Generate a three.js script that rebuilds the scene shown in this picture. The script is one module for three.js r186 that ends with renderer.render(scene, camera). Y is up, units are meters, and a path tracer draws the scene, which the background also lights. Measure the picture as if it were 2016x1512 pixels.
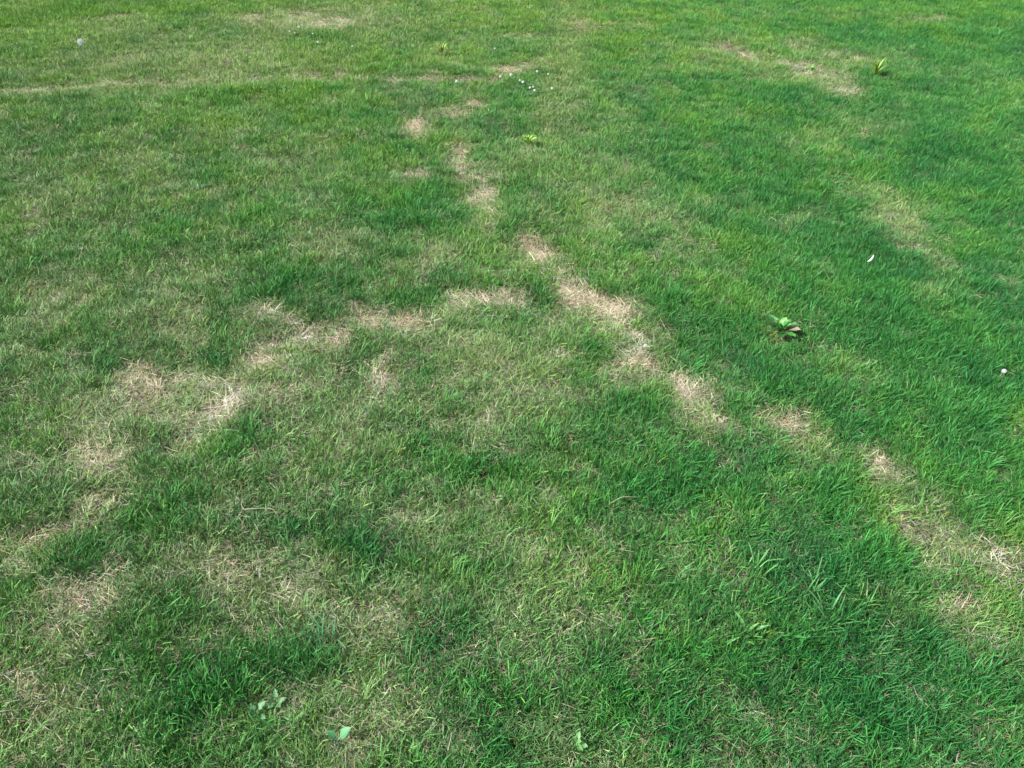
import * as THREE from 'three';
import { ImprovedNoise } from 'three/addons/math/ImprovedNoise.js';
import { mergeGeometries } from 'three/addons/utils/BufferGeometryUtils.js';

// ---------------------------------------------------------------- camera, sky, sun, exposure
const scene = new THREE.Scene();
const camera = new THREE.PerspectiveCamera(53, 4 / 3, 0.05, 300);
camera.position.set(0, 1.55, 0);
camera.rotation.set(THREE.MathUtils.degToRad(-40), 0, 0);

const renderer = new THREE.WebGLRenderer({ antialias: true });
renderer.setSize(1024, 768);
renderer.toneMapping = THREE.LinearToneMapping;
renderer.toneMappingExposure = 4.15;
renderer.shadowMap.enabled = true;

{ // bright overcast sky: a little brighter overhead, faintly blue
  const W = 64, Hh = 32, d = new Float32Array(W * Hh * 4);
  for (let r = 0; r < Hh; r++) for (let c = 0; c < W; c++) {
    const y = Math.sin(((r + 0.5) / Hh - 0.5) * Math.PI), k = 0.23 + 0.16 * Math.max(0, y);
    d.set([0.95 * k, 1.02 * k, 1.10 * k, 1], (r * W + c) * 4);
  }
  const t = new THREE.DataTexture(d, W, Hh, THREE.RGBAFormat, THREE.FloatType);
  t.mapping = THREE.EquirectangularReflectionMapping; t.magFilter = THREE.LinearFilter; t.needsUpdate = true;
  scene.background = t; scene.environment = t;
}
const sun = new THREE.DirectionalLight(new THREE.Color(1, 0.98, 0.95), 3);
sun.position.set(-6.6, 6.2, -0.6); sun.target.position.set(0, 0, -3);
sun.castShadow = true; sun.shadow.radius = 10; sun.shadow.mapSize.set(2048, 2048);
Object.assign(sun.shadow.camera, { left: -7, right: 7, top: 7, bottom: -7, near: 1, far: 30 });
scene.add(sun, sun.target);

// ---------------------------------------------------------------- helpers
let seed = 20240611;
const rnd = () => { seed = (seed + 0x6d2b79f5) | 0; let t = Math.imul(seed ^ (seed >>> 15), 1 | seed); t = (t + Math.imul(t ^ (t >>> 7), 61 | t)) ^ t; return ((t ^ (t >>> 14)) >>> 0) / 4294967296; };
const rr = (a, b) => a + (b - a) * rnd();
const gauss = () => (rnd() + rnd() + rnd() + rnd() - 2) * 0.87;
const { lerp, clamp, smoothstep } = THREE.MathUtils;
const perlin = new ImprovedNoise();
const noise = (x, z, f, o = 0) => perlin.noise(x * f + o, o * 1.7 + 3.1, z * f - o);
const fbm = (x, z, f, o = 0) => noise(x, z, f, o) * 0.55 + noise(x, z, f * 2.1, o + 7) * 0.3 + noise(x, z, f * 4.3, o + 13) * 0.2;
const used = new Map();
const numbered = (n) => { const k = used.get(n) ?? 0; used.set(n, k + 1); return k ? `${n}_${String(k).padStart(3, '0')}` : n; };
const lin = (r, g, b) => new THREE.Color().setRGB(r, g, b);
function tag(o, label, category, group, kind) {
  o.userData.label = label; if (category) o.userData.category = category; if (group) o.userData.group = group; if (kind) o.userData.kind = kind; return o;
}
function thing(name, label, category, pos, turn = 0, group) {
  const o = new THREE.Group(); o.name = numbered(name); o.position.set(pos[0], groundY(pos[0], pos[2]) + pos[1], pos[2]); o.rotation.y = turn; scene.add(o);
  return tag(o, label, category, group);
}
function part(name, geo, mat, parent) { const m = new THREE.Mesh(geo, mat); m.name = name; m.castShadow = m.receiveShadow = true; parent.add(m); return m; }

// ---------------------------------------------------------------- what grows where (all in metres on the ground)
// a patch: blobs [x, z, half width, half depth, strength], bare soil share, soil tone, label
const PATCHES = [
  [[[-0.506,-3.916,0.072,0.096,1],[-0.46,-3.833,0.033,0.075,0.8],[-0.333,-4.128,0.111,0.064,0.8],[-0.232,-4.258,0.077,0.06,0.7]],0,0,"small tan dead patch with a thin dry streak trailing off behind the pale rosette weed"],
  [[[-0.433,-3.329,0.059,0.033,1]],0,0,"short narrow dash of dry straw beside the start of the long dead strip"],
  [[[-0.252,-3.566,0.045,0.132,1],[-0.26,-3.391,0.043,0.094,0.9],[-0.168,-3.285,0.102,0.137,0.62],[-0.14,-3.114,0.065,0.101,0.9],[-0.107,-2.953,0.04,0.078,0.8],[-0.101,-2.871,0.027,0.044,0.7]],0.12,0,"long tan dead streak beside the pale green rosette weed"],
  [[[0.079,-2.672,0.062,0.082,1],[0.13,-2.587,0.072,0.073,1],[0.189,-2.475,0.041,0.062,0.9],[0.193,-2.394,0.031,0.047,0.85]],0.05,0,"bright tan dead patch just above the fork of the dead strips"],
  [[[0.214,-2.344,0.05,0.046,1],[0.282,-2.288,0.066,0.051,1],[0.367,-2.224,0.075,0.066,1],[0.347,-2.153,0.054,0.037,0.85]],0.05,0,"wide bright tan dead patch just below the fork of the dead strips"],
  [[[0.421,-2.054,0.052,0.055,0.85],[0.419,-1.982,0.036,0.033,0.7]],0.15,1,"faded grey-tan thin patch behind the small white seed head"],
  [[[0.374,-1.905,0.032,0.027,0.9],[0.42,-1.913,0.035,0.039,1],[0.459,-1.877,0.026,0.027,0.8]],0.45,0,"small tan patch with bare soil below the small white seed head"],
  [[[0.516,-1.818,0.034,0.044,0.85],[0.551,-1.78,0.049,0.047,1],[0.563,-1.755,0.031,0.025,0.9]],0.2,0,"tan dead tuft with reddish stubble beside a dark green hummock"],
  [[[0.562,-1.671,0.047,0.04,0.95]],0.4,2,"brownish thin patch of dead stubble below the dark green hummock"],
  [[[0.8,-1.671,0.047,0.036,0.9],[0.834,-1.632,0.059,0.039,1],[0.847,-1.591,0.04,0.019,0.8]],0.15,0,"flat oval straw patch standing alone in lush grass below the broad-leaved weed"],
  [[[0.996,-1.485,0.043,0.036,1],[1.017,-1.451,0.046,0.031,1],[1.076,-1.408,0.032,0.017,0.45]],0.15,0,"pale round straw patch with long bleached blades in lush grass"],
  [[[1.037,-1.294,0.062,0.031,0.8],[1.016,-1.261,0.04,0.028,1],[1.079,-1.257,0.035,0.024,0.6]],0.75,2,"dead patch with dark bare soil showing in its middle"],
  [[[1.18,-1.174,0.041,0.037,0.9],[1.218,-1.151,0.034,0.034,0.6]],0.3,1,"small grey-tan thin patch next to the bare soil patch"],
  [[[1.035,-1.043,0.048,0.036,0.6],[1.037,-1.009,0.032,0.028,0.55]],0.1,0,"faint tan thinning patch in long lush grass beyond the bare soil patch"],
  [[[-0.193,-2.265,0.056,0.05,0.75],[-0.095,-2.288,0.066,0.051,1],[-0.015,-2.323,0.043,0.039,0.9]],0.02,0,"tan dead bar leading from the fork towards the grey soil patches"],
  [[[-0.344,-2.165,0.054,0.047,1],[-0.41,-2.201,0.049,0.043,0.7],[-0.498,-2.172,0.041,0.059,0.9],[-0.544,-2.22,0.023,0.044,0.5]],0.06,0,"pair of joined tan dead blots between the fork and the grey soil streak"],
  [[[-0.569,-2.075,0.05,0.071,1],[-0.564,-2.004,0.037,0.044,0.85]],0.1,2,"pinkish brown dead blot at the end of the grey soil streak"],
  [[[-0.433,-1.945,0.036,0.047,1],[-0.415,-1.878,0.035,0.045,0.95]],0.05,0,"upright oval tan dead patch set apart below the pinkish brown blot"],
  [[[-0.87,-2.214,0.055,0.037,0.9],[-0.785,-2.19,0.074,0.029,0.8]],0.25,1,"narrow grey-tan dead bar above the grey soil streak"],
  [[[-0.754,-2.054,0.071,0.027,0.95],[-0.699,-2.094,0.057,0.03,1],[-0.643,-2.088,0.044,0.025,0.9]],0.85,1,"long thin streak of bare grey soil edged with dry straw"],
  [[[-0.803,-1.977,0.051,0.043,0.9],[-0.804,-1.918,0.053,0.037,0.85],[-0.875,-1.939,0.036,0.023,0.5]],0.15,0,"tan dead blot between the grey soil streak and the hooked bare patch"],
  [[[-0.988,-1.859,0.035,0.022,1],[-0.909,-1.835,0.05,0.048,1],[-0.856,-1.787,0.032,0.056,1],[-0.855,-1.728,0.036,0.041,1],[-0.89,-1.693,0.047,0.044,1],[-0.917,-1.634,0.027,0.039,0.85],[-0.922,-1.592,0.03,0.03,0.8],[-0.834,-1.835,0.026,0.03,0.7]],0.62,1,"hook shaped bare patch of pale grey soil and bleached straw"],
  [[[-1.195,-1.893,0.05,0.05,0.85],[-1.124,-1.843,0.052,0.049,1],[-1.08,-1.817,0.032,0.026,0.9],[-1.224,-1.835,0.038,0.035,0.6]],0.05,0,"tan dead patch beside the pale grey soil of the hooked bare patch"],
  [[[-1.069,-1.774,0.057,0.025,1],[-1.174,-1.745,0.037,0.03,0.5]],0.8,1,"low bar of bare grey soil beside the hooked bare patch"],
  [[[-0.725,-1.787,0.037,0.043,0.8]],0.2,2,"dull brown dead spot beside the hooked bare patch"],
  [[[-1.199,-1.538,0.044,0.033,0.95],[-1.141,-1.518,0.052,0.037,1],[-1.183,-1.564,0.04,0.026,0.7]],0.08,0,"tan straw patch ringed by green grass away from the soil patches"],
  [[[-1.081,-1.32,0.036,0.029,0.85],[-1.055,-1.354,0.034,0.026,0.95]],0.08,0,"thin tan streak of straw in dark green grass"],
  [[[-1.194,-1.22,0.049,0.027,1],[-1.169,-1.241,0.031,0.022,0.85]],0.2,0,"bleached straw patch in dark green grass at the tip of the dead arc"],
  [[[-1.024,-1.03,0.064,0.03,0.65],[-0.95,-1.05,0.065,0.031,0.55],[-1.081,-0.977,0.073,0.03,0.55],[-0.972,-0.964,0.073,0.031,0.55],[-0.882,-1.023,0.05,0.026,0.45]],0.05,0,"broad matted area of pale dry grass next to long bright green grass"],
  [[[-1.019,-0.836,0.043,0.035,0.8],[-0.979,-0.808,0.039,0.024,0.8],[-1.068,-0.883,0.041,0.036,0.55]],0.1,0,"pale straw patch with reddish stalks against the long bright green grass"],
  [[[-0.658,-1.143,0.05,0.025,0.62],[-0.686,-1.166,0.03,0.021,0.55]],0.05,0,"small pale thinning spot with pinkish straw between green tufts"],
  [[[-0.301,-0.989,0.033,0.025,0.55],[-0.309,-0.957,0.027,0.02,0.7]],0.25,1,"small thin greyish spot of dry grass amid mixed green turf"],
  [[[-1.541,-6.018,0.203,0.113,0.62],[-1.254,-5.859,0.152,0.097,0.72],[-1.303,-5.731,0.13,0.072,0.65],[-1.878,-5.898,0.12,0.074,0.7],[-1.651,-5.782,0.164,0.096,0.4],[-1.148,-6.101,0.171,0.103,0.4],[-1.02,-6.254,0.14,0.056,0.55]],0.05,0,"large irregular dry area at the far edge of the lawn"],
  [[[1.365,-5.198,0.102,0.052,0.9],[1.457,-5.073,0.059,0.068,1],[1.581,-4.893,0.114,0.074,0.35],[1.488,-4.705,0.1,0.037,0.4]],0.1,0,"far tan dead patch close to patches of grey soil"],
  [[[1.778,-4.874,0.103,0.056,0.9],[1.773,-4.751,0.084,0.054,1],[1.91,-4.705,0.072,0.037,0.8]],0.6,1,"far low mound of grey soil with dry stubble beside the tan patch"],
  [[[1.879,-4.444,0.095,0.072,0.85]],0.45,1,"far grey thin patch next to the upright yellow-green tuft"],
  [[[-0.025,-4.798,0.085,0.055,0.85],[-0.07,-4.705,0.039,0.053,0.9],[0.099,-4.874,0.097,0.038,0.8],[-0.203,-4.642,0.138,0.044,0.8],[-0.473,-4.642,0.138,0.044,0.7],[-0.711,-4.632,0.137,0.044,0.6]],0.05,0,"thin dry line running past the clover flowers"],
  [[[-1.04,-4.724,0.056,0.061,0.9],[-1.218,-4.705,0.095,0.044,0.65],[-0.863,-4.651,0.083,0.037,0.5]],0,0,"small orange-tan dry spot in light green grass"],
  [[[-2.747,-4.427,0.101,0.049,0.85],[-2.516,-4.46,0.133,0.049,0.65],[-2.308,-4.52,0.134,0.05,0.62],[-2.09,-4.563,0.163,0.051,0.55],[-1.805,-4.598,0.164,0.052,0.5],[-1.515,-4.625,0.164,0.052,0.5]],0,0,"long faint dry line in light green grass below the dandelion clock"],
  [[[0.485,-5.731,0.071,0.082,0.7],[0.492,-5.584,0.077,0.058,0.7],[0.637,-5.656,0.161,0.037,0.5],[0.867,-5.668,0.084,0.037,0.6]],0.05,0,"short dry bar crossing the paler mown strip"],
  [[[0.109,-5.477,0.113,0.045,0.85]],0,0,"thin far dash of dry straw beside the paler mown strip"],
  [[[-2.808,-5.909,0.067,0.039,0.9]],0,0,"tiny far dash of dry straw in bright green grass"],
  [[[2.96,-5.937,0.187,0.052,0.6],[2.634,-6.044,0.136,0.041,0.4]],0,0,"long faint far dry bar in dark green grass"],
  [[[1.893,-5.33,0.122,0.084,0.5],[2.048,-5.136,0.119,0.079,0.4],[2.16,-4.992,0.087,0.076,0.45]],0.05,0,"faint far thinning blot between grey soil and dark green grass"]
];
const DRY = [
  [-0.013,-1.92,0.195,0.155,0.45], [-0.072,-1.678,0.18,0.111,0.28], [0.158,-2.108,0.155,0.116,0.25], [-0.131,-2.025,0.134,0.138,0.2], [-0.538,-1.077,0.168,0.085,0.32], [-0.454,-1.14,0.062,0.045,0.2],
  [-0.777,-1.148,0.148,0.06,0.18], [-0.244,-1.267,0.104,0.082,0.28], [0.216,-1.186,0.05,0.046,0.35], [0.003,-1.226,0.102,0.064,0.15], [-1.239,-2.169,0.21,0.15,0.25], [-1.089,-2.135,0.104,0.074,0.3],
  [-1.713,-2.359,0.203,0.15,0.3], [-1.574,-1.953,0.076,0.053,0.35], [-1.589,-2.167,0.175,0.12,0.2], [-1.828,-3.079,0.265,0.191,0.22], [-2.049,-2.985,0.216,0.183,0.12], [-1.203,-2.496,0.23,0.144,0.22],
  [-0.727,-2.726,0.244,0.162,0.15], [-0.289,-2.571,0.137,0.168,0.28], [-2.199,-4.86,0.808,0.265,0.32], [-1.915,-5.153,0.521,0.229,0.3], [-2.58,-4.456,0.581,0.165,0.2], [-2.661,-5.654,0.421,0.193,0.12],
  [-1.081,-5.662,0.527,0.302,0.25], [-0.355,-5.208,0.361,0.264,0.22], [-1.386,-5.779,0.536,0.225,0.3], [1.564,-5.018,0.509,0.397,0.3], [1.087,-5.007,0.254,0.297,0.12], [1.836,-4.47,0.349,0.331,0.22],
  [0.517,-2.949,0.299,0.269,0.22], [0.78,-2.65,0.179,0.194,0.18], [0.665,-4.164,0.247,0.371,0.12], [0.388,-3.188,0.203,0.3,0.2], [1.604,-2.794,0.103,0.374,0.46], [1.467,-2.324,0.084,0.131,0.52],
  [1.616,-3.079,0.132,0.191,0.2], [1.018,-1.891,0.097,0.102,0.28], [1.555,-3.736,0.229,0.19,0.22], [1.856,-3.864,0.209,0.166,0.2], [2.557,-4.744,0.364,0.454,0.15], [0.351,-4.992,0.113,0.779,0.12],
  [-0.019,-3.499,0.145,0.23,0.15], [-0.426,-1.636,0.207,0.129,0.2], [-0.596,-1.745,0.154,0.093,0.22], [-0.622,-1.454,0.222,0.113,0.2], [-0.97,-1.413,0.082,0.055,0.1], [-0.077,-1.345,0.16,0.105,0.12],
  [-0.287,-0.996,0.139,0.079,0.2], [0.084,-1.008,0.14,0.066,0.25], [-0.221,-0.803,0.17,0.077,0.25], [0.156,-0.871,0.175,0.071,0.12], [-0.319,-0.749,0.155,0.063,0.2], [0.509,-0.981,0.104,0.052,0.18],
  [-0.008,-0.749,0.124,0.063,0.15], [-0.096,-1.138,0.246,0.118,0.22], [-0.887,-0.749,0.103,0.063,0.12], [0.875,-1.035,0.071,0.068,0.1], [2.264,-5.003,0.286,0.248,0.2], [1.822,-6.04,0.593,0.269,0.12],
  [-0.585,-6.036,0.444,0.201,0.15], [-0.545,-3.438,0.167,0.168,0.05], [-0.88,-3.438,0.191,0.168,0.12], [-1.219,-3.275,0.231,0.157,0.1], [-1.932,-3.438,0.287,0.168,0.12], [-1.139,-1.68,0.18,0.133,0.15],
  [-1.185,-1.344,0.107,0.087,0.05]
];
const LUSH = [
  [1.207,-2.447,0.489,0.313,0.5], [0.988,-2.86,0.251,0.258,0.35], [1.484,-2.084,0.266,0.556,0.55], [0.936,-1.391,0.297,0.198,0.5], [0.452,-1.767,0.093,0.07,0.9], [0.812,-1.844,0.127,0.148,0.4],
  [0.403,-1.439,0.221,0.149,0.4], [0.741,-1.183,0.25,0.123,0.45], [0.533,-0.853,0.282,0.127,0.4], [0.913,-0.857,0.195,0.162,0.4], [-0.695,-0.793,0.169,0.087,0.36], [-0.84,-0.894,0.089,0.06,0.28],
  [-0.939,-1.325,0.133,0.069,0.5], [-1.081,-1.195,0.113,0.078,0.45], [-1.209,-1.395,0.123,0.063,0.5], [-0.893,-1.471,0.126,0.077,0.4], [-0.812,-2.288,0.109,0.064,0.1], [-0.684,-2.02,0.117,0.055,0.3],
  [-0.72,-1.953,0.148,0.066,0.3], [-1.082,-2.007,0.117,0.068,0.3], [-0.992,-1.825,0.047,0.034,0.5], [-0.924,-2.164,0.105,0.072,0.35], [-0.365,-3.274,0.106,0.136,0.7], [-0.459,-3.075,0.177,0.143,0.4],
  [-0.664,-3.615,0.248,0.211,0.3], [-1.199,-4.003,0.321,0.21,0.3], [-1.455,-4.374,0.286,0.161,0.4], [-2.671,-6.172,0.566,0.195,0.5], [-3.363,-6.052,0.444,0.404,0.4], [1.201,-3.173,0.226,0.15,0.35],
  [0.753,-2.939,0.064,0.179,0.2], [2.083,-3.413,0.28,0.653,0.35], [1.553,-4.374,0.344,0.161,0.4], [1.082,-3.558,0.294,0.235,0.25], [0.156,-2.994,0.086,0.275,0.3], [0.288,-2.723,0.122,0.121,0.3],
  [0.372,-1.745,0.108,0.093,0.6], [-1.739,-2.493,0.192,0.09,0.3], [-0.729,-2.423,0.226,0.104,0.3], [-0.049,-2.165,0.14,0.075,0.2], [1.314,-1.441,0.11,0.168,0.3], [2.977,-5.334,0.4,0.438,0.3],
  [-0.195,-1.148,0.111,0.06,0.25], [-0.011,-1.415,0.164,0.092,0.25], [-0.494,-0.883,0.132,0.071,0.35]
];
const CLOVER = [[0.15,-4.656],[0.211,-4.586],[-0.006,-4.586],[0.047,-4.501],[0.061,-4.459],[0.103,-4.37],[0.12,-4.378],[0.125,-4.314],[0.225,-4.346],[-0.11,-5.094],[-0.068,-4.561],[-0.318,-4.526],[-1.486,-5.461],[-1.45,-5.438],[-1.439,-5.53],[-1.319,-5.393],[-1.256,-5.24],[-1.024,-5.177]];

const X0 = -6.4, Z0 = -9.2, CELL = 0.02, NX = 640, NZ = 490;
const deadG = new Float32Array(NX * NZ), idG = new Int16Array(NX * NZ).fill(-1), dryG = new Float32Array(NX * NZ), lushG = new Float32Array(NX * NZ), lowG = new Float32Array(NX * NZ);
{
  const paint = (list, into) => {
    for (const [cx, cz, rx, rz, s] of list) {
      const i0 = Math.max(0, Math.floor((cx - 2 * rx - X0) / CELL)), i1 = Math.min(NX - 1, Math.ceil((cx + 2 * rx - X0) / CELL));
      const j0 = Math.max(0, Math.floor((cz - 2 * rz - Z0) / CELL)), j1 = Math.min(NZ - 1, Math.ceil((cz + 2 * rz - Z0) / CELL));
      for (let j = j0; j <= j1; j++) for (let i = i0; i <= i1; i++) {
        const dx = (X0 + i * CELL - cx) / rx, dz = (Z0 + j * CELL - cz) / rz;
        into(j * NX + i, s, Math.sqrt(dx * dx + dz * dz), X0 + i * CELL, Z0 + j * CELL);
      }
    }
  };
  PATCHES.forEach(([blobs], id) => paint(blobs, (k, s, q, x, z) => {
    const edge = q + (fbm(x, z, 7, 4) * 0.7 + noise(x, z, 30, 2) * 0.4) * (1 - 0.5 * PATCHES[id][1]), v = s * (1 - smoothstep(edge, 0.32, 1.3));
    if (v > deadG[k]) { deadG[k] = v; idG[k] = id; }
  }));
  for (const [blobs, bare] of PATCHES) for (const [cx, cz, rx, rz, s] of blobs) paint([[cx, cz + 0.03, rx + 0.03, rz + 0.05 + 0.03 * bare, s]], (k, st, q) => { lowG[k] = Math.max(lowG[k], st * (0.55 + 0.45 * bare) * (1 - smoothstep(q, 0.7, 1.5))); });
  for (const [w, r] of [[[0.892, 0, -2.081], 0.075], [[0.08, 0, -3.63], 0.06], [[-0.346, 0, -0.714], 0.035], [[-0.487, 0, -0.796], 0.035], [[-0.525, 0, -0.776], 0.035]]) paint([[w[0], w[2] + 0.01, r, r, 0.8]], (k, st, q) => { lowG[k] = Math.max(lowG[k], st * (1 - smoothstep(q, 0.5, 1.2))); });
  paint(DRY, (k, s, q) => { dryG[k] += s * Math.exp(-q * q * 1.1); });
  paint(LUSH, (k, s, q) => { lushG[k] += s * Math.exp(-q * q * 1.1); });
}
const cellOf = (x, z) => clamp(Math.round((z - Z0) / CELL), 0, NZ - 1) * NX + clamp(Math.round((x - X0) / CELL), 0, NX - 1);
function field(x, z) {
  const wx = x + noise(x, z, 9, 21) * 0.05, wz = z + noise(x, z, 9, 33) * 0.05, k = cellOf(wx, wz);
  const lush = clamp(lushG[k] + fbm(x, z, 1.5, 9) * 0.5 + noise(x, z, 7, 5) * 0.45, 0, 1.2);
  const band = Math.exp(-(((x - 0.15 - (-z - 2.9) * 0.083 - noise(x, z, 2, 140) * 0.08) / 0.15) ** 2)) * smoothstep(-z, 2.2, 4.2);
  const dry = clamp(0.13 - band * 0.06 + dryG[k] + fbm(x, z, 3.2, 17) * 0.34 + noise(x, z, 13, 41) * 0.22 - lush * 0.22 - clamp(x * 0.07, -0.1, 0.14), 0, 0.92);
  return { dead: deadG[k], id: idG[k], band, lush: lush * (1 - 0.7 * band), dry, low: lowG[k] };
}
function groundY(x, z) { return fbm(x, z, 0.55, 50) * 0.05 + noise(x, z, 3.3, 60) * 0.014 + noise(x, z, 11, 70) * 0.006; }

// ---------------------------------------------------------------- the soil sheet
{
  const axis = (a, b, step, far) => { const v = []; for (let s = a; s <= b + 1e-6; s += step) v.push(s); let d = step; for (let s = b; s < far;) { d *= 1.35; s += d; v.push(s); } d = step; for (let s = a; s > -far;) { d *= 1.35; s -= d; v.unshift(s); } return v; };
  const xs = axis(-5, 5, 0.03, 120), zs = axis(-8, 0.6, 0.03, 120), p = [], uv = [], col = [], idx = [];
  const TONE = [[0.13, 0.1, 0.07], [0.33, 0.31, 0.28], [0.07, 0.058, 0.052]];
  for (const z of zs) for (const x of xs) {
    p.push(x, groundY(x, z), z); uv.push(x / 0.9, -z / 0.9);
    const k = cellOf(x, z), inside = Math.abs(x) < 6.2 && z > -9 && z < 0.6, d = inside ? deadG[k] : 0, c = inside ? [0.05, 0.038, 0.027] : [0.055, 0.095, 0.03];
    if (d > 0) { const t = TONE[PATCHES[idG[k]][2]]; for (let i = 0; i < 3; i++) c[i] = lerp(c[i], t[i], Math.min(1, d * 1.4)); }
    col.push(...c);
  }
  for (let j = 0; j < zs.length - 1; j++) for (let i = 0; i < xs.length - 1; i++) { const a = j * xs.length + i, b = a + xs.length; idx.push(a, b, a + 1, a + 1, b, b + 1); }
  const geo = new THREE.BufferGeometry();
  geo.setAttribute('position', new THREE.Float32BufferAttribute(p, 3)); geo.setAttribute('uv', new THREE.Float32BufferAttribute(uv, 2)); geo.setAttribute('color', new THREE.Float32BufferAttribute(col, 3));
  geo.setIndex(idx); geo.computeVertexNormals();
  const S = 1024, crumbs = new Uint8Array(S * S * 4), relief = new Uint8Array(S * S * 4), hgt = new Float32Array(S * S), tint = new Float32Array(S * S);
  for (let k = 0; k < 16000; k++) { // crumbs and bits of chaff, wrapping round the tile
    const cx = rnd() * S, cy = rnd() * S, r = Math.pow(rnd(), 3) * 9 + 1.5, ch = rnd() < 0.35, a = rnd() * 6.28, ex = ch ? 6 : 1.3, h = rr(0.2, 0.9), tn = ch ? rr(0.2, 0.8) : rr(-0.5, 0.4), R = Math.ceil(r * (ch ? 3 : 1.3));
    for (let y = -R; y <= R; y++) for (let x = -R; x <= R; x++) {
      const u = (x * Math.cos(a) + y * Math.sin(a)) / ex * (ch ? 2 : 1), v = (-x * Math.sin(a) + y * Math.cos(a)) * (ch ? 2.4 : 1), q = (u * u + v * v) / (r * r);
      if (q < 1) { const i = (((cy + y) & (S - 1)) * S) + ((cx + x) & (S - 1)), hh = h * Math.sqrt(1 - q); if (hh > hgt[i]) { hgt[i] = hh; tint[i] = tn; } }
    }
  }
  for (let i = 0; i < S * S; i++) { const g = rr(-0.1, 0.1), v = clamp(0.72 + tint[i] * 0.3 + g, 0.2, 1) * 255; crumbs.set([v, v * 0.98, v * 0.95, 255], i * 4); const h = clamp(hgt[i] * 0.9 + rnd() * 0.1, 0, 1) * 255; relief.set([h, h, h, 255], i * 4); }
  const tex = (d, srgb) => { const t = new THREE.DataTexture(d, S, S); t.wrapS = t.wrapT = THREE.RepeatWrapping; t.magFilter = THREE.LinearFilter; if (srgb) t.colorSpace = THREE.SRGBColorSpace; t.needsUpdate = true; return t; };
  const m = new THREE.MeshStandardMaterial({ map: tex(crumbs, true), bumpMap: tex(relief), bumpScale: 0.006, roughness: 1, vertexColors: true });
  const ground = new THREE.Mesh(geo, m); ground.name = 'ground'; ground.receiveShadow = true; scene.add(ground);
  tag(ground, 'brown crumbly soil under the lawn', 'ground', null, 'structure');
}

// ---------------------------------------------------------------- blades and tufts
// one blade: a tapering ribbon that leaves the ground at `lean` from upright and bends over by `bend` towards its tip
function blade(out, { x = 0, z = 0, y = 0, az, lean, bend, len, w, tip = 0.25, seg = 3, twist = 0, col }) {
  const { pos, nor, color, idx } = out, ca = Math.cos(az), sa = Math.sin(az), start = pos.length / 3;
  let px = x, py = y, pz = z;
  for (let i = 0; i <= seg; i++) {
    const f = i / seg, th = lean + bend * f * f, dirH = Math.sin(th), dirV = Math.cos(th), ww = w * 0.5 * (f < 0.45 ? 0.75 + 0.55 * f : lerp(1, tip, (f - 0.45) / 0.55));
    const tw = twist * f, sx = -sa * Math.cos(tw) + ca * Math.sin(tw) * dirV, sy = -dirH * Math.sin(tw), sz = ca * Math.cos(tw) + sa * Math.sin(tw) * dirV;
    const nx = -(sy * dirH * sa - sz * dirV), ny = -(sz * dirH * ca - sx * dirH * sa), nz = -(sx * dirV - sy * dirH * ca);
    pos.push(px - sx * ww, py - sy * ww, pz - sz * ww, px + sx * ww, py + sy * ww, pz + sz * ww);
    nor.push(nx - sx * 0.45, ny - sy * 0.45, nz - sz * 0.45, nx + sx * 0.45, ny + sy * 0.45, nz + sz * 0.45);
    color.push(...col, ...col);
    if (i < seg) { const a = start + i * 2; idx.push(a, a + 2, a + 1, a + 1, a + 2, a + 3); }
    const l = len / seg, tm = lean + bend * (f + 0.5 / seg) ** 2;
    px += Math.sin(tm) * ca * l; py += Math.cos(tm) * l; pz += Math.sin(tm) * sa * l;
  }
}
const bucket = () => ({ pos: [], nor: [], color: [], idx: [] });
function finish(o) {
  const g = new THREE.BufferGeometry();
  g.setAttribute('position', new THREE.Float32BufferAttribute(o.pos, 3)); g.setAttribute('normal', new THREE.Float32BufferAttribute(o.nor, 3)); g.setAttribute('color', new THREE.Float32BufferAttribute(o.color, 3));
  g.setIndex(o.idx); g.normalizeNormals(); return g;
}
const shadeOf = (s, yel = 0) => { const v = 1 + gauss() * s, y = rr(0, yel); return [Math.max(v, 0.25) * (1 + y * 1.1), Math.max(v, 0.25) * (1 + y * 0.3), Math.max(v, 0.25) * (1 - y * 0.2)]; };
function grassTuft(n, radius, len, w, wild) {
  const o = bucket();
  for (let i = 0; i < n; i++) {
    const r = radius * Math.sqrt(rnd()), a = rnd() * 6.283, l = len * rr(0.55, 1.15);
    blade(o, { x: r * Math.cos(a), z: r * Math.sin(a), y: -0.004, az: a + gauss() * 1.6, lean: Math.abs(gauss()) * 0.42 * wild + 0.05, bend: rr(0.1, 1.5) * wild, len: l, w: w * rr(0.65, 1.35), tip: rnd() < 0.45 ? 0.6 : 0.12, twist: gauss() * 1.6, col: shadeOf(0.46, rnd() < 0.18 ? 1.1 : 0.25) });
  }
  return finish(o);
}
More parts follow.
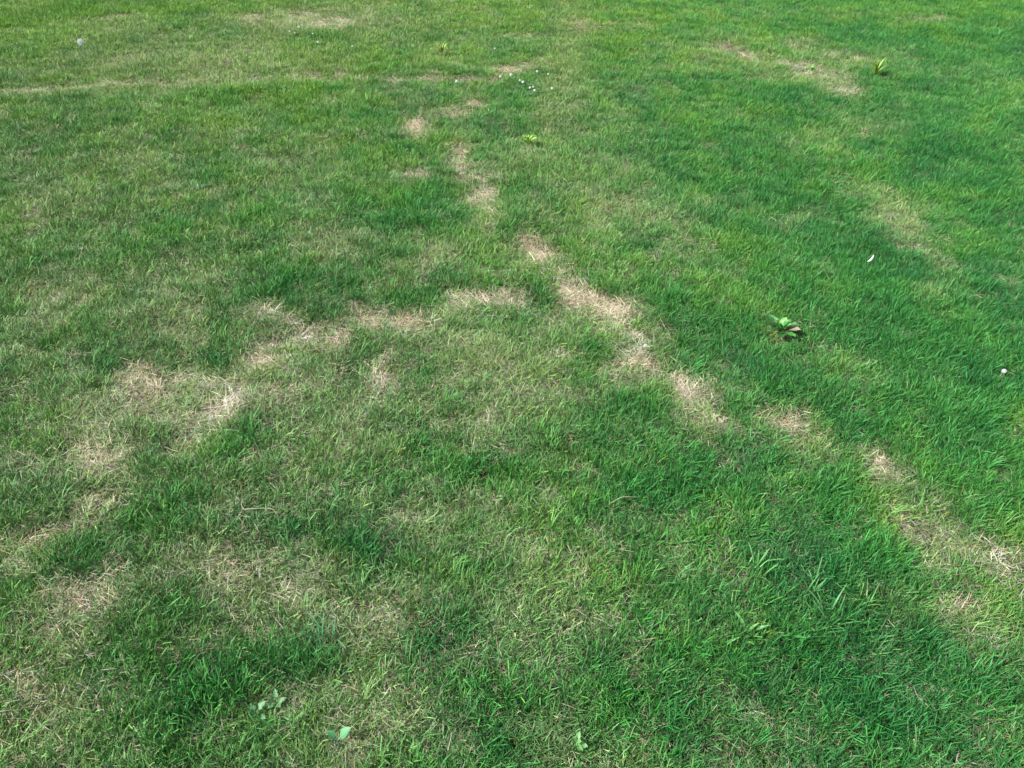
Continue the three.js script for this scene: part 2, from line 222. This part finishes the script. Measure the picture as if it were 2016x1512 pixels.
function strawTuft(n, radius, len, w, lie) {
  const o = bucket();
  for (let i = 0; i < n; i++) {
    const r = radius * Math.sqrt(rnd()), a = rnd() * 6.283, low = rnd() < lie, l = len * rr(0.4, 1.2), v = 1 + gauss() * 0.42, t = rnd();
    blade(o, { x: r * Math.cos(a), z: r * Math.sin(a), y: low ? rr(0.001, 0.016) : -0.003, az: rnd() * 6.283, lean: low ? rr(1.25, 1.62) : rr(0.1, 1.0), bend: low ? rr(-0.7, 0.5) : rr(0, 1.6), len: l, w: w * rr(0.5, 1.4), tip: rr(0.15, 0.6), seg: 2 + (rnd() < 0.5), twist: gauss() * 1.8, col: [v * (t < 0.12 ? 0.75 : 0.98), v * (t < 0.12 ? 0.66 : t > 0.85 ? 1.06 : 1), v * (t < 0.12 ? 0.55 : t > 0.85 ? 1.15 : 0.95)] });
  }
  return finish(o);
}
const bladeMat = new THREE.MeshPhysicalMaterial({ color: 0xffffff, roughness: 0.52, specularIntensity: 0.35, vertexColors: true, side: THREE.DoubleSide });
const strawMat = new THREE.MeshPhysicalMaterial({ color: 0xffffff, roughness: 0.7, specularIntensity: 0.5, vertexColors: true, side: THREE.DoubleSide });

// tuft kinds: fine turf, coarser turf, long coarse grass, short stubbly turf
const fine = [0, 1, 2, 3, 4].map(() => grassTuft(15, 0.02, 0.052, 0.0015, 0.72));
const coarse = [0, 1, 2, 3].map(() => grassTuft(13, 0.021, 0.06, 0.0021, 0.72));
const long = [0, 1, 2].map(() => grassTuft(9, 0.023, 0.08, 0.0029, 0.85));
const straw = [0, 1, 2, 3, 4, 5].map(() => strawTuft(20, 0.026, 0.042, 0.00135, 0.6));
const stubble = [0, 1].map(() => strawTuft(18, 0.028, 0.034, 0.0014, 0.95));

class Scatter { // a growing list of copies
  constructor() { this.m = []; this.c = []; }
  add(x, y, z, yaw, tx, tz, s, sy, c) {
    E.set(0, yaw, 0); Q.setFromEuler(E); T.set(tz, 0, -tx); const a = T.length(); if (a > 1e-4) Q.premultiply(Q2.setFromAxisAngle(T.divideScalar(a), a));
    M.compose(V.set(x, y, z), Q, SV.set(s, sy, s)); for (let i = 0; i < 16; i++) this.m.push(M.elements[i]); this.c.push(c[0], c[1], c[2]);
  }
  build(name, geo, mat, parent) {
    const n = this.c.length / 3; if (!n) return null;
    const o = new THREE.InstancedMesh(geo, mat, n); o.instanceMatrix.array.set(this.m); o.instanceColor = new THREE.InstancedBufferAttribute(new Float32Array(this.c), 3);
    o.name = name; o.castShadow = o.receiveShadow = true; parent.add(o); this.m = this.c = null; return o;
  }
}
const E = new THREE.Euler(), Q = new THREE.Quaternion(), Q2 = new THREE.Quaternion(), T = new THREE.Vector3(), V = new THREE.Vector3(), SV = new THREE.Vector3(), M = new THREE.Matrix4();

// ---------------------------------------------------------------- the lawn
const DEEP = [0.012, 0.094, 0.024], MID = [0.026, 0.142, 0.027], YELLOW = [0.080, 0.205, 0.024], PALE = [0.150, 0.235, 0.092];
const STRAW = [[0.42, 0.36, 0.245], [0.37, 0.31, 0.215], [0.36, 0.345, 0.265], [0.22, 0.155, 0.105], [0.46, 0.415, 0.305]];
const mix = (a, b, t) => [lerp(a[0], b[0], t), lerp(a[1], b[1], t), lerp(a[2], b[2], t)];
const green = { fine: fine.map(() => new Scatter()), coarse: coarse.map(() => new Scatter()), long: long.map(() => new Scatter()) };
const dryLawn = straw.map(() => new Scatter()), thatch = stubble.map(() => new Scatter()), dead = PATCHES.map(() => new Scatter());
const pick = (a) => a[Math.floor(rnd() * a.length)];
const STEP = 0.0104;
for (let z = -8.6; z < 0.25; z += STEP) {
  const D = -z, half = 0.665 * (0.766 * D + 0.996);
  for (let x = -half - 1.5; x < half + 1.5; x += STEP) {
    const out = Math.max(Math.abs(x) - half - 0.25, D - 7.1, 0.45 - D); // metres beyond what is looked at
    if (out > 0 && rnd() < (out > 0.5 ? 0.75 : 0.5)) continue;
    const px = x + rr(-0.5, 0.5) * STEP * 1.6, pz = z + rr(-0.5, 0.5) * STEP * 1.6, { dead: de, id, band, lush, dry, low } = field(px, pz), y = groundY(px, pz);
    const clump = fbm(px, pz, 14, 80), tuft = noise(px, pz, 38, 85), la = fbm(px, pz, 0.9, 90) * 5 + noise(px, pz, 6, 95) * 2.5, lm = 0.06 + 0.12 * noise(px, pz, 2.2, 99) + 0.2 * clump;
    const tx = Math.cos(la) * lm + gauss() * 0.24, tz = Math.sin(la) * lm + gauss() * 0.24 - band * 0.12;
    if (rnd() < de) {
      const [, bare, tone] = PATCHES[id], strong = smoothstep(de, 0.2, 0.65);
      if (rnd() < bare * strong * 0.95 || rnd() > 0.62 - tuft * 0.7) continue;
      const c = mix(pick(STRAW), tone === 1 ? [0.43, 0.40, 0.35] : tone === 2 ? [0.28, 0.21, 0.17] : [0.43, 0.345, 0.25], rr(0.1, 0.6)), v = 1 + gauss() * 0.22;
      dead[id].add(px, y, pz, rnd() * 6.283, tx, tz, rr(0.7, 1.2), rr(0.35, 1.1) * lerp(1, 0.5, bare), [c[0] * v, c[1] * v, c[2] * v]);
      continue;
    }
    if (rnd() < 0.1) { // old clippings and dead leaves under the living grass
      const c = pick(STRAW), v = rr(0.2, 0.6); pick(thatch).add(px, y + rr(0, 0.003), pz, rnd() * 6.283, 0, 0, rr(0.8, 1.3), rr(0.7, 1.4), [c[0] * v, c[1] * v, c[2] * v]);
    }
    if (rnd() < dry * 0.46 + 0.006) {
      const c = mix(pick(STRAW), PALE, rr(0.15, 0.75)), v = 1 + gauss() * 0.22;
      pick(dryLawn).add(px, y, pz, rnd() * 6.283, tx, tz, rr(0.75, 1.1), rr(0.7, 1.15), [c[0] * v, c[1] * v, c[2] * v]);
      continue;
    }
    if (rnd() < 0.14 - clump * 0.9 - tuft * 0.9) continue;
    const hueN = fbm(px, pz, 1.1, 110) * 0.7 + noise(px, pz, 5, 130) * 0.35 - px * 0.055 + (D - 3) * 0.08 + noise(px, pz, 13, 120) * 0.25 + gauss() * 0.16;
    let c = hueN < 0 ? mix(MID, DEEP, clamp(-hueN * 2.4, 0, 1)) : mix(MID, YELLOW, clamp(hueN * 2, 0, 1));
    c = mix(c, [0.16, 0.185, 0.07], clamp(low * 0.45 + gauss() * 0.15, 0, 0.5) * (low > 0.03));
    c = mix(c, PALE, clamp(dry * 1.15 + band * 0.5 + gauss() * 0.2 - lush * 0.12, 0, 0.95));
    const v = 1 + gauss() * 0.18, near = 1 - smoothstep(D, 1.0, 2.6), kind = rnd() < 0.1 + 0.3 * lush * near + 0.08 * near ? (rnd() < 0.4 ? 'long' : 'coarse') : rnd() < 0.3 + 0.3 * lush ? 'coarse' : 'fine';
    const list = green[kind], h = (0.68 + 0.3 * lush - 0.2 * dry + clump * 0.45 + tuft * 0.38 + gauss() * 0.12) * (kind === 'long' ? 0.9 : 1) * (1 - 0.62 * low);
    pick(list).add(px, y, pz, rnd() * 6.283, tx, tz, rr(0.85, 1.15), clamp(h, 0.25, 1.4), [c[0] * v, c[1] * v, c[2] * v]);
  }
}
function mass(name, label, category) { const o = new THREE.Group(); o.name = name; scene.add(o); return tag(o, label, category, null, 'stuff'); }
const stuffed = (o) => { if (o) o.userData.kind = 'stuff'; };
{
  const lawn = mass('lawn_grass', 'living green lawn grass, fine and coarse blades of uneven height', 'grass');
  fine.forEach((g, i) => stuffed(green.fine[i].build('fine_grass', g, bladeMat, lawn)));
  coarse.forEach((g, i) => stuffed(green.coarse[i].build('coarse_grass', g, bladeMat, lawn)));
  long.forEach((g, i) => stuffed(green.long[i].build('long_grass', g, bladeMat, lawn)));
  const pale = mass('dry_grass', 'pale dry blades mixed through the thinner parts of the lawn', 'dry grass');
  straw.forEach((g, i) => stuffed(dryLawn[i].build('dry_blades', g, strawMat, pale)));
  const mat = mass('thatch_litter', 'flat brown thatch and old clippings lying under the blades', 'thatch');
  stubble.forEach((g, i) => stuffed(thatch[i].build('dead_blades', g, strawMat, mat)));
  PATCHES.forEach(([, , , label], i) => { const o = dead[i].build(numbered('dead_grass_patch'), straw[i % 6], strawMat, scene); if (o) tag(o, label, 'dead grass', 'dead patches in the lawn', 'stuff'); });
}

// ---------------------------------------------------------------- crumbs of soil in the bare spots
{
  const s = new Scatter(), geo = new THREE.IcosahedronGeometry(1, 1), p = geo.attributes.position;
  for (let i = 0; i < p.count; i++) { const k = 1 + noise(p.getX(i), p.getZ(i), 1.7, p.getY(i) * 2) * 0.5; p.setXYZ(i, p.getX(i) * k, p.getY(i) * k * 0.7, p.getZ(i) * k); }
  geo.computeVertexNormals();
  for (const [blobs, bare, tone] of PATCHES) for (const [cx, cz, rx, rz] of blobs) {
    const n = Math.round(bare * rx * rz * 9000);
    for (let k = 0; k < n; k++) {
      const x = cx + gauss() * rx * 0.8, z = cz + gauss() * rz * 0.8, r = 0.0015 + Math.pow(rnd(), 3) * 0.008, v = rr(0.7, 1.2), c = [[0.21, 0.165, 0.115], [0.33, 0.31, 0.28], [0.085, 0.07, 0.062]][tone];
      if (deadG[cellOf(x, z)] > 0.5) s.add(x, groundY(x, z) + r * 0.3, z, rnd() * 6.28, 0, 0, r, r * rr(0.6, 1), c.map((q) => q * v));
    }
  }
  const o = s.build('soil_dirt', geo, new THREE.MeshStandardMaterial({ roughness: 1 }), scene);
  tag(o, 'loose crumbs of soil lying in the bare spots of the lawn', 'soil', null, 'stuff');
}

// ---------------------------------------------------------------- weeds, flowers and loose bits
const veins = (() => { // pale midrib and side veins, faint blotches
  const c = document.createElement('canvas'); c.width = 256; c.height = 128; const q = c.getContext('2d'); q.fillStyle = '#eef0e6'; q.fillRect(0, 0, 256, 128);
  for (let i = 0; i < 500; i++) { const v = Math.floor(rr(195, 250)); q.fillStyle = `rgba(${v},${v},${v - 20},0.25)`; q.beginPath(); q.arc(rnd() * 256, rnd() * 128, rr(2, 9), 0, 7); q.fill(); }
  q.strokeStyle = 'rgba(255,255,235,0.75)'; q.lineWidth = 4; q.beginPath(); q.moveTo(0, 64); q.lineTo(256, 64); q.stroke(); q.lineWidth = 1.6;
  for (let x = 0; x < 240; x += 22) { q.beginPath(); q.moveTo(x, 64); q.lineTo(x + 40, 8); q.moveTo(x + 8, 64); q.lineTo(x + 48, 120); q.stroke(); }
  const t = new THREE.CanvasTexture(c); t.colorSpace = THREE.SRGBColorSpace; return t;
})();
const leafMat = (r, g, b, rough = 0.6) => new THREE.MeshStandardMaterial({ color: lin(r * 0.62, g * 0.62, b * 0.62), map: veins, roughness: rough, side: THREE.DoubleSide });
// a leaf rising from the origin along +x: outline(f) gives the half width share, arched and folded along its midrib
function leafGeo(len, width, { lean = 0.6, bend = 0.8, fold = 0.3, wave = 0, outline = (f) => Math.sin(Math.PI * Math.pow(f, 0.8)), stalk = 0.15, n = 12 } = {}) {
  const pos = [], idx = [], uv = []; let x = 0, y = 0;
  for (let i = 0; i <= n; i++) {
    const f = i / n, th = lean + bend * f * f, c = Math.cos(th), s = Math.sin(th), blf = Math.max(0, (f - stalk) / (1 - stalk)), hw = Math.max(width * 0.5 * (f > stalk ? outline(blf) : 0), f < 0.99 ? 0.0011 : 0.0003);
    for (const k of [-1, -0.5, 0, 0.5, 1]) { const up = Math.abs(k) * fold * hw + wave * hw * Math.sin(f * 19 + k * 2) * Math.abs(k); pos.push(x - c * up, y + s * up, k * hw); uv.push(f, k * 0.5 + 0.5); }
    if (i < n) for (let k = 0; k < 4; k++) { const a = i * 5 + k; idx.push(a, a + 1, a + 5, a + 1, a + 6, a + 5); }
    const tm = lean + bend * (f + 0.5 / n) ** 2; x += Math.sin(tm) * len / n; y += Math.cos(tm) * len / n;
  }
  const g = new THREE.BufferGeometry(); g.setAttribute('position', new THREE.Float32BufferAttribute(pos, 3)); g.setAttribute('uv', new THREE.Float32BufferAttribute(uv, 2)); g.setIndex(idx); g.computeVertexNormals(); return g;
}
const toothed = (f) => Math.sin(Math.PI * Math.pow(f, 1.3)) * (0.62 + 0.38 * Math.abs(Math.sin(f * 15)));
const tubeGeo = (pts, r0, r1, n = 14, k = 6) => {
  const c = new THREE.CatmullRomCurve3(pts.map((p) => new THREE.Vector3(...p))), g = new THREE.TubeGeometry(c, n, 1, k), p = g.attributes.position, ctr = new THREE.Vector3();
  for (let i = 0; i <= n; i++) { c.getPointAt(i / n, ctr); const r = lerp(r0, r1, i / n); for (let j = 0; j <= k; j++) { const q = i * (k + 1) + j; p.setXYZ(q, ctr.x + (p.getX(q) - ctr.x) * r, ctr.y + (p.getY(q) - ctr.y) * r, ctr.z + (p.getZ(q) - ctr.z) * r); } }
  return g;
};
function rosette(t, n, make) { for (let i = 0; i < n; i++) { const [g, m, turn, y] = make(i, n); const l = part('leaf', g, m, t); l.rotation.y = turn; l.position.y = y ?? 0; } }

{ // the broad-leaved weed: a loose rosette, dark outside and fresh in the middle
  const t = thing('broadleaf_weed', 'broad-leaved dark green weed with glossy rounded leaves in deep green grass', 'weed', [0.892, 0, -2.081]);
  const darkL = leafMat(0.032, 0.16, 0.03, 0.45), midL = leafMat(0.055, 0.25, 0.04, 0.45), freshL = leafMat(0.13, 0.38, 0.05, 0.45), oldL = leafMat(0.27, 0.23, 0.17, 0.7);
  rosette(t, 17, (i) => {
    const inner = i < 6, l = inner ? rr(0.045, 0.058) : rr(0.06, 0.08);
    return [leafGeo(l, inner ? 0.024 : rr(0.025, 0.033), { lean: inner ? rr(0.2, 0.6) : rr(0.7, 1.25), bend: inner ? rr(0.3, 0.7) : rr(0.1, 0.5), fold: rr(0.15, 0.5), wave: 0.14, stalk: 0.25, outline: (f) => Math.pow(Math.sin(Math.PI * Math.pow(f, 0.85)), 0.7) }), i === 14 ? oldL : inner ? (i % 2 ? freshL : midL) : i % 2 ? darkL : midL, i === 14 ? -0.6 : i * 2.399 + gauss() * 0.2, 0.026];
  });
}
{ // the pale spiky rosette
  const t = thing('rosette_weed', 'bright yellow-green rosette weed with narrow pointed leaves', 'weed', [0.08, 0, -3.63]), a = leafMat(0.24, 0.48, 0.05, 0.45), b = leafMat(0.36, 0.62, 0.11, 0.45);
  rosette(t, 22, (i) => [leafGeo(rr(0.05, 0.075), rr(0.008, 0.013), { lean: rr(0.25, 1.1), bend: rr(0.2, 0.7), fold: 0.5, outline: toothed, stalk: 0.05 }), i % 2 ? a : b, i * 2.399, 0.036]);
}
{ const t = thing('upright_tuft', 'upright yellow-green leaf tuft next to a far grey thin patch', 'weed', [2.137, 0, -4.656]), a = leafMat(0.27, 0.43, 0.04), b = leafMat(0.16, 0.37, 0.06);
  rosette(t, 16, (i) => [leafGeo(rr(0.08, 0.12), rr(0.009, 0.014), { lean: rr(0.1, 0.6), bend: rr(0.1, 0.5), fold: 0.4, stalk: 0.08 }), i % 3 ? a : b, i * 2.399, 0.02]); }
{ const t = thing('yellow_tuft', 'small yellowish leaf tuft in thin grass near the dry line', 'weed', [-0.443, 0, -5.053]), a = leafMat(0.36, 0.44, 0.05), b = leafMat(0.27, 0.4, 0.06);
  rosette(t, 13, (i) => [leafGeo(rr(0.05, 0.08), rr(0.01, 0.014), { lean: rr(0.2, 0.8), bend: rr(0.1, 0.5), fold: 0.4 }), i % 2 ? a : b, i * 2.399, 0.03]); }
{ const t = thing('sprout', 'tiny bright green sprout on the far grey soil mound', 'weed', [1.813, 0, -4.802]), a = leafMat(0.16, 0.5, 0.06);
  rosette(t, 7, (i) => [leafGeo(rr(0.03, 0.05), 0.014, { lean: rr(0.2, 0.9), bend: 0.4 }), a, i * 2.399, 0.005]); }
{ const t = thing('leafy_weed', 'low blue-green weed with soft rounded leaves in pale turf', 'weed', [-1.401, 0, -3.188]), a = leafMat(0.07, 0.24, 0.1), b = leafMat(0.1, 0.28, 0.13);
  rosette(t, 9, (i) => [leafGeo(rr(0.035, 0.055), rr(0.009, 0.014), { lean: rr(0.3, 1.2), bend: 0.4, fold: 0.3 }), i % 2 ? a : b, i * 2.399, 0.012]); }
// lobed seedlings in the long mixed turf
const lobes = (f) => Math.sin(Math.PI * Math.pow(f, 0.62)) * (0.72 + 0.28 * Math.abs(Math.cos(f * 9.5)));
for (const [pos, label, n, l] of [[[-0.487, 0, -0.796], 'lobed pale green seedling beside a second lower seedling', 6, 0.036], [[-0.525, 0, -0.776], 'low teal green seedling with lobed leaves lying flat', 5, 0.033]]) {
  const t = thing('lobed_seedling', label, 'weed', pos, rnd() * 6), a = leafMat(0.10, 0.28, 0.11), b = leafMat(0.07, 0.22, 0.08);
  rosette(t, n, (i) => [leafGeo(l * rr(0.6, 1.1), l * rr(0.3, 0.5), { lean: rr(0.4, 1.2), bend: rr(0.2, 0.8), fold: rr(0.1, 0.5), wave: 0.22, outline: lobes, stalk: 0.35 }), i % 2 ? a : b, i * 1.3 + gauss() * 0.4, rr(0.014, 0.026)]);
}
{ const t = thing('two_leaf_seedling', 'green seedling with two broad leaves forming a wide V', 'weed', [-0.346, 0, -0.714]), a = leafMat(0.06, 0.27, 0.1);
  for (const [tu, l] of [[0.45, 0.042], [2.6, 0.03]]) { const m = part('leaf', leafGeo(l, l * 0.5, { lean: 0.75, bend: 0.4, fold: 0.25, stalk: 0.25 }), a, t); m.rotation.y = tu; m.position.y = 0.03; }
  part('stem', tubeGeo([[0, 0, 0], [0.003, 0.015, 0.002], [0, 0.032, 0]], 0.0016, 0.0012), a, t); }
{ const t = thing('pale_seedling', 'small light green seedling with rounded leaves low in mixed turf', 'weed', [0.126, 0, -0.708]), a = leafMat(0.13, 0.34, 0.1);
  rosette(t, 5, (i) => [leafGeo(rr(0.018, 0.028), rr(0.009, 0.014), { lean: rr(0.3, 1.2), bend: 0.5, fold: 0.3, wave: 0.15, stalk: 0.3 }), a, i * 1.4 + gauss(), rr(0.02, 0.032)]); }
{ const t = thing('broad_blade_weed', 'bright green weed with a few broad upright blades among long grass', 'weed', [0.521, 0, -0.952]), a = leafMat(0.16, 0.38, 0.11), b = leafMat(0.1, 0.32, 0.08);
  rosette(t, 6, (i) => [leafGeo(rr(0.04, 0.06), rr(0.007, 0.01), { lean: rr(0.2, 0.9), bend: rr(0.3, 0.7), fold: 0.35, stalk: 0.05 }), i % 2 ? a : b, i * 2.1, 0.02]); }
// tussocks of coarse bright grass that stand out of the turf
for (const [pos, label, n, l, c] of [
  [[0.577, 0, -1.117], 'fresh green tussock of coarse grass with leaning blades', 22, 0.085, [0.10, 0.33, 0.075]], [[0.802, 0, -1.026], 'yellow-green tussock of coarse grass beside a small dark hollow', 22, 0.08, [0.11, 0.29, 0.05]],
  [[0.694, 0, -1.06], 'tall tussock of mid green upright coarse blades', 18, 0.09, [0.07, 0.26, 0.07]], [[-0.417, 0, -0.941], 'narrow tussock of blue-green blades in thin dry turf', 14, 0.08, [0.07, 0.24, 0.10]],
  [[0.717, 0, -0.98], 'low spreading tussock of coarse green blades crossing one another', 18, 0.085, [0.08, 0.27, 0.08]]]) {
  const t = thing('grass_tussock', label, 'grass tussock', pos, 0, 'coarse tussocks in the turf');
  for (let i = 0; i < n; i++) {
    const v = rr(0.75, 1.25), m = part('blade', leafGeo(l * rr(0.6, 1.1), rr(0.003, 0.0052), { lean: rr(0.08, 0.8), bend: rr(0.1, 1.2), fold: 0.5, stalk: 0, outline: (f) => 1 - Math.pow(f, 2.2), n: 8 }), leafMat(c[0] * v, c[1] * v, c[2] * v, 0.5), t);
    m.rotation.y = rnd() * 6.283; m.position.set(gauss() * 0.025, 0.005, gauss() * 0.02);
  }
}
// white clover: stem, flower head, three-part leaves
const cloverStem = leafMat(0.1, 0.26, 0.05), cloverLeaf = leafMat(0.05, 0.19, 0.04), white = new THREE.MeshStandardMaterial({ color: lin(0.42, 0.45, 0.4), roughness: 0.8 });
function flowerHead(r) {
  const gs = [];
  for (let i = 0; i < 38; i++) { const yv = 1 - (i + 0.5) / 38 * 1.55, a = i * 2.399, h = Math.sqrt(Math.max(0, 1 - yv * yv)), g = new THREE.ConeGeometry(r * 0.2, r * 0.75, 5); g.rotateX(Math.PI); g.translate(0, r * 0.72, 0);
    g.applyQuaternion(new THREE.Quaternion().setFromUnitVectors(new THREE.Vector3(0, 1, 0), new THREE.Vector3(h * Math.cos(a), yv, h * Math.sin(a)).normalize())); gs.push(g); }
  gs.push(new THREE.SphereGeometry(r * 0.7, 10, 8)); return mergeGeometries(gs);
}
const headGeo = flowerHead(0.0085), leaflet = leafGeo(0.014, 0.013, { lean: 1.2, bend: 0.2, fold: 0.2, stalk: 0.02, n: 6, outline: (f) => Math.sin(Math.PI * Math.pow(f, 1.2) * 0.92 + 0.1) });
CLOVER.forEach(([x, z], i) => {
  const t = thing('white_clover', ({ 9: 'lone white clover flower on the far side of the thin dry line', 11: 'lone white clover flower between the thin dry line and the short dead streak', 17: 'lone white clover flower in mixed turf apart from the far clover row' })[i] ?? (i < 12 ? 'white clover flower in the cluster beside the thin dry line' : 'white clover flower in the row near the large far dry area'), 'clover', [x, 0, z], rnd() * 6, i < 12 ? 'clover flowers beside the thin dry line' : 'clover flowers near the far dry area'), h = rr(0.038, 0.05);
  part('stem', tubeGeo([[0, 0, 0], [0.004, h * 0.5, 0.003], [0.002, h, 0]], 0.0011, 0.0008, 8, 5), cloverStem, t);
  const hd = part('flower_head', headGeo, white, t); hd.position.set(0.002, h + 0.004, 0); hd.userData.kind = 'stuff'; hd.scale.setScalar(rr(0.6, 0.95));
  for (let k = 0; k < 4; k++) { const a = rnd() * 6.28, r = rr(0.02, 0.05), hy = rr(0.022, 0.034); for (let q = 0; q < 3; q++) { const l = part('leaf', leaflet, cloverLeaf, t); l.position.set(Math.cos(a) * r, hy, Math.sin(a) * r); l.rotation.y = a + q * 2.094; } }
});
// dandelion clocks
const fluff = new THREE.MeshPhysicalMaterial({ color: lin(0.42, 0.45, 0.44), roughness: 0.9, transmission: 0.2, thickness: 0, side: THREE.DoubleSide }), seedMat = leafMat(0.2, 0.15, 0.09, 0.9);
function clock(label, pos, r, h, n) {
  const t = thing('dandelion_clock', label, 'dandelion', pos), gs = [], o = bucket();
  part('stem', tubeGeo([[0, 0, 0], [0.006, h * 0.5, 0.002], [0.003, h, 0]], 0.002, 0.0016, 10), leafMat(0.22, 0.3, 0.14), t);
  const core = part('seed_core', new THREE.SphereGeometry(r * 0.22, 10, 8), seedMat, t); core.position.set(0.003, h, 0);
  const up = new THREE.Vector3(0, 1, 0);
  for (let i = 0; i < n; i++) { // each seed: a thread and a parasol of hairs
    const yv = 1 - (i + 0.5) / n * 1.86, a = i * 2.399, hh = Math.sqrt(Math.max(0, 1 - yv * yv)), q = new THREE.Quaternion().setFromUnitVectors(up, V.set(hh * Math.cos(a), yv, hh * Math.sin(a)).normalize());
    const b = bucket(); blade(b, { az: 0, lean: 0, bend: 0, len: r * 0.72, w: 0.0004, seg: 1, tip: 1, col: [1, 1, 1] });
    for (let k = 0; k < 9; k++) blade(b, { y: r * 0.7, az: k * 0.698, lean: rr(0.7, 1.1), bend: 0.2, len: r * 0.42, w: 0.0006, seg: 2, tip: 0.5, col: [1, 1, 1] });
    gs.push(finish(b).applyQuaternion(q));
  }
  const f = part('seed_fluff', mergeGeometries(gs), fluff, t); f.position.set(0.003, h, 0); f.userData.kind = 'stuff';
}
clock('round white dandelion clock standing in pale green grass', [-2.705, 0, -5.074], 0.021, 0.085, 110);
clock('very small white seed head at the end of the thin patch of the dead strip', [0.428, 0, -1.984], 0.006, 0.042, 40);
clock('small white seed head alone in lush dark green grass', [1.516, 0, -1.847], 0.0075, 0.045, 44);
{ // curled white scrap
  const t = thing('curled_scrap', 'small curled white scrap lying on deep green grass', 'scrap', [1.356, 0, -2.538], 0);
  const sh = new THREE.Shape(); sh.moveTo(-0.016, -0.012); sh.quadraticCurveTo(0.004, -0.014, 0.013, 0.014); sh.quadraticCurveTo(0.000, -0.006, -0.016, -0.012);
  const g = new THREE.ExtrudeGeometry(sh, { depth: 0.001, bevelEnabled: true, bevelSize: 0.0008, bevelThickness: 0.0006, bevelSegments: 2, curveSegments: 14 }), q = g.attributes.position;
  for (let i = 0; i < q.count; i++) q.setZ(i, q.getZ(i) + q.getX(i) * q.getX(i) * 18); // cupped
  g.computeVertexNormals(); g.rotateX(-0.9);
  const m = part('curl', g, new THREE.MeshStandardMaterial({ color: lin(0.55, 0.58, 0.58), roughness: 0.7, side: THREE.DoubleSide }), t); m.position.set(0, 0.052, 0);
}
// fallen dry stems
const stemMat = new THREE.MeshStandardMaterial({ color: lin(0.26, 0.245, 0.16), roughness: 0.75 });
{ const t = thing('dry_stem', 'straight pale dry stem lying flat with a bent tip', 'stem', [-0.643, 0, -1.306]);
  part('stalk', tubeGeo([[-0.045, 0.034, 0], [-0.018, 0.04, 0.0035], [0.008, 0.037, -0.001], [0.032, 0.036, 0.003], [0.042, 0.028, 0.012]], 0.0009, 0.0006), stemMat, t);
  part('side_shoot', tubeGeo([[-0.044, 0.034, 0], [-0.052, 0.04, -0.01], [-0.051, 0.045, -0.02]], 0.0009, 0.0008), stemMat, t); }
{ const t = thing('dry_stem', 'pale dry stem arched over the green blades', 'stem', [0.286, 0, -1.341]);
  part('stalk', tubeGeo([[-0.052, 0.012, 0.012], [-0.02, 0.034, 0.003], [0.0, 0.041, -0.004], [0.018, 0.041, -0.005], [0.042, 0.034, -0.01]], 0.0009, 0.0005), stemMat, t); }

renderer.render(scene, camera);
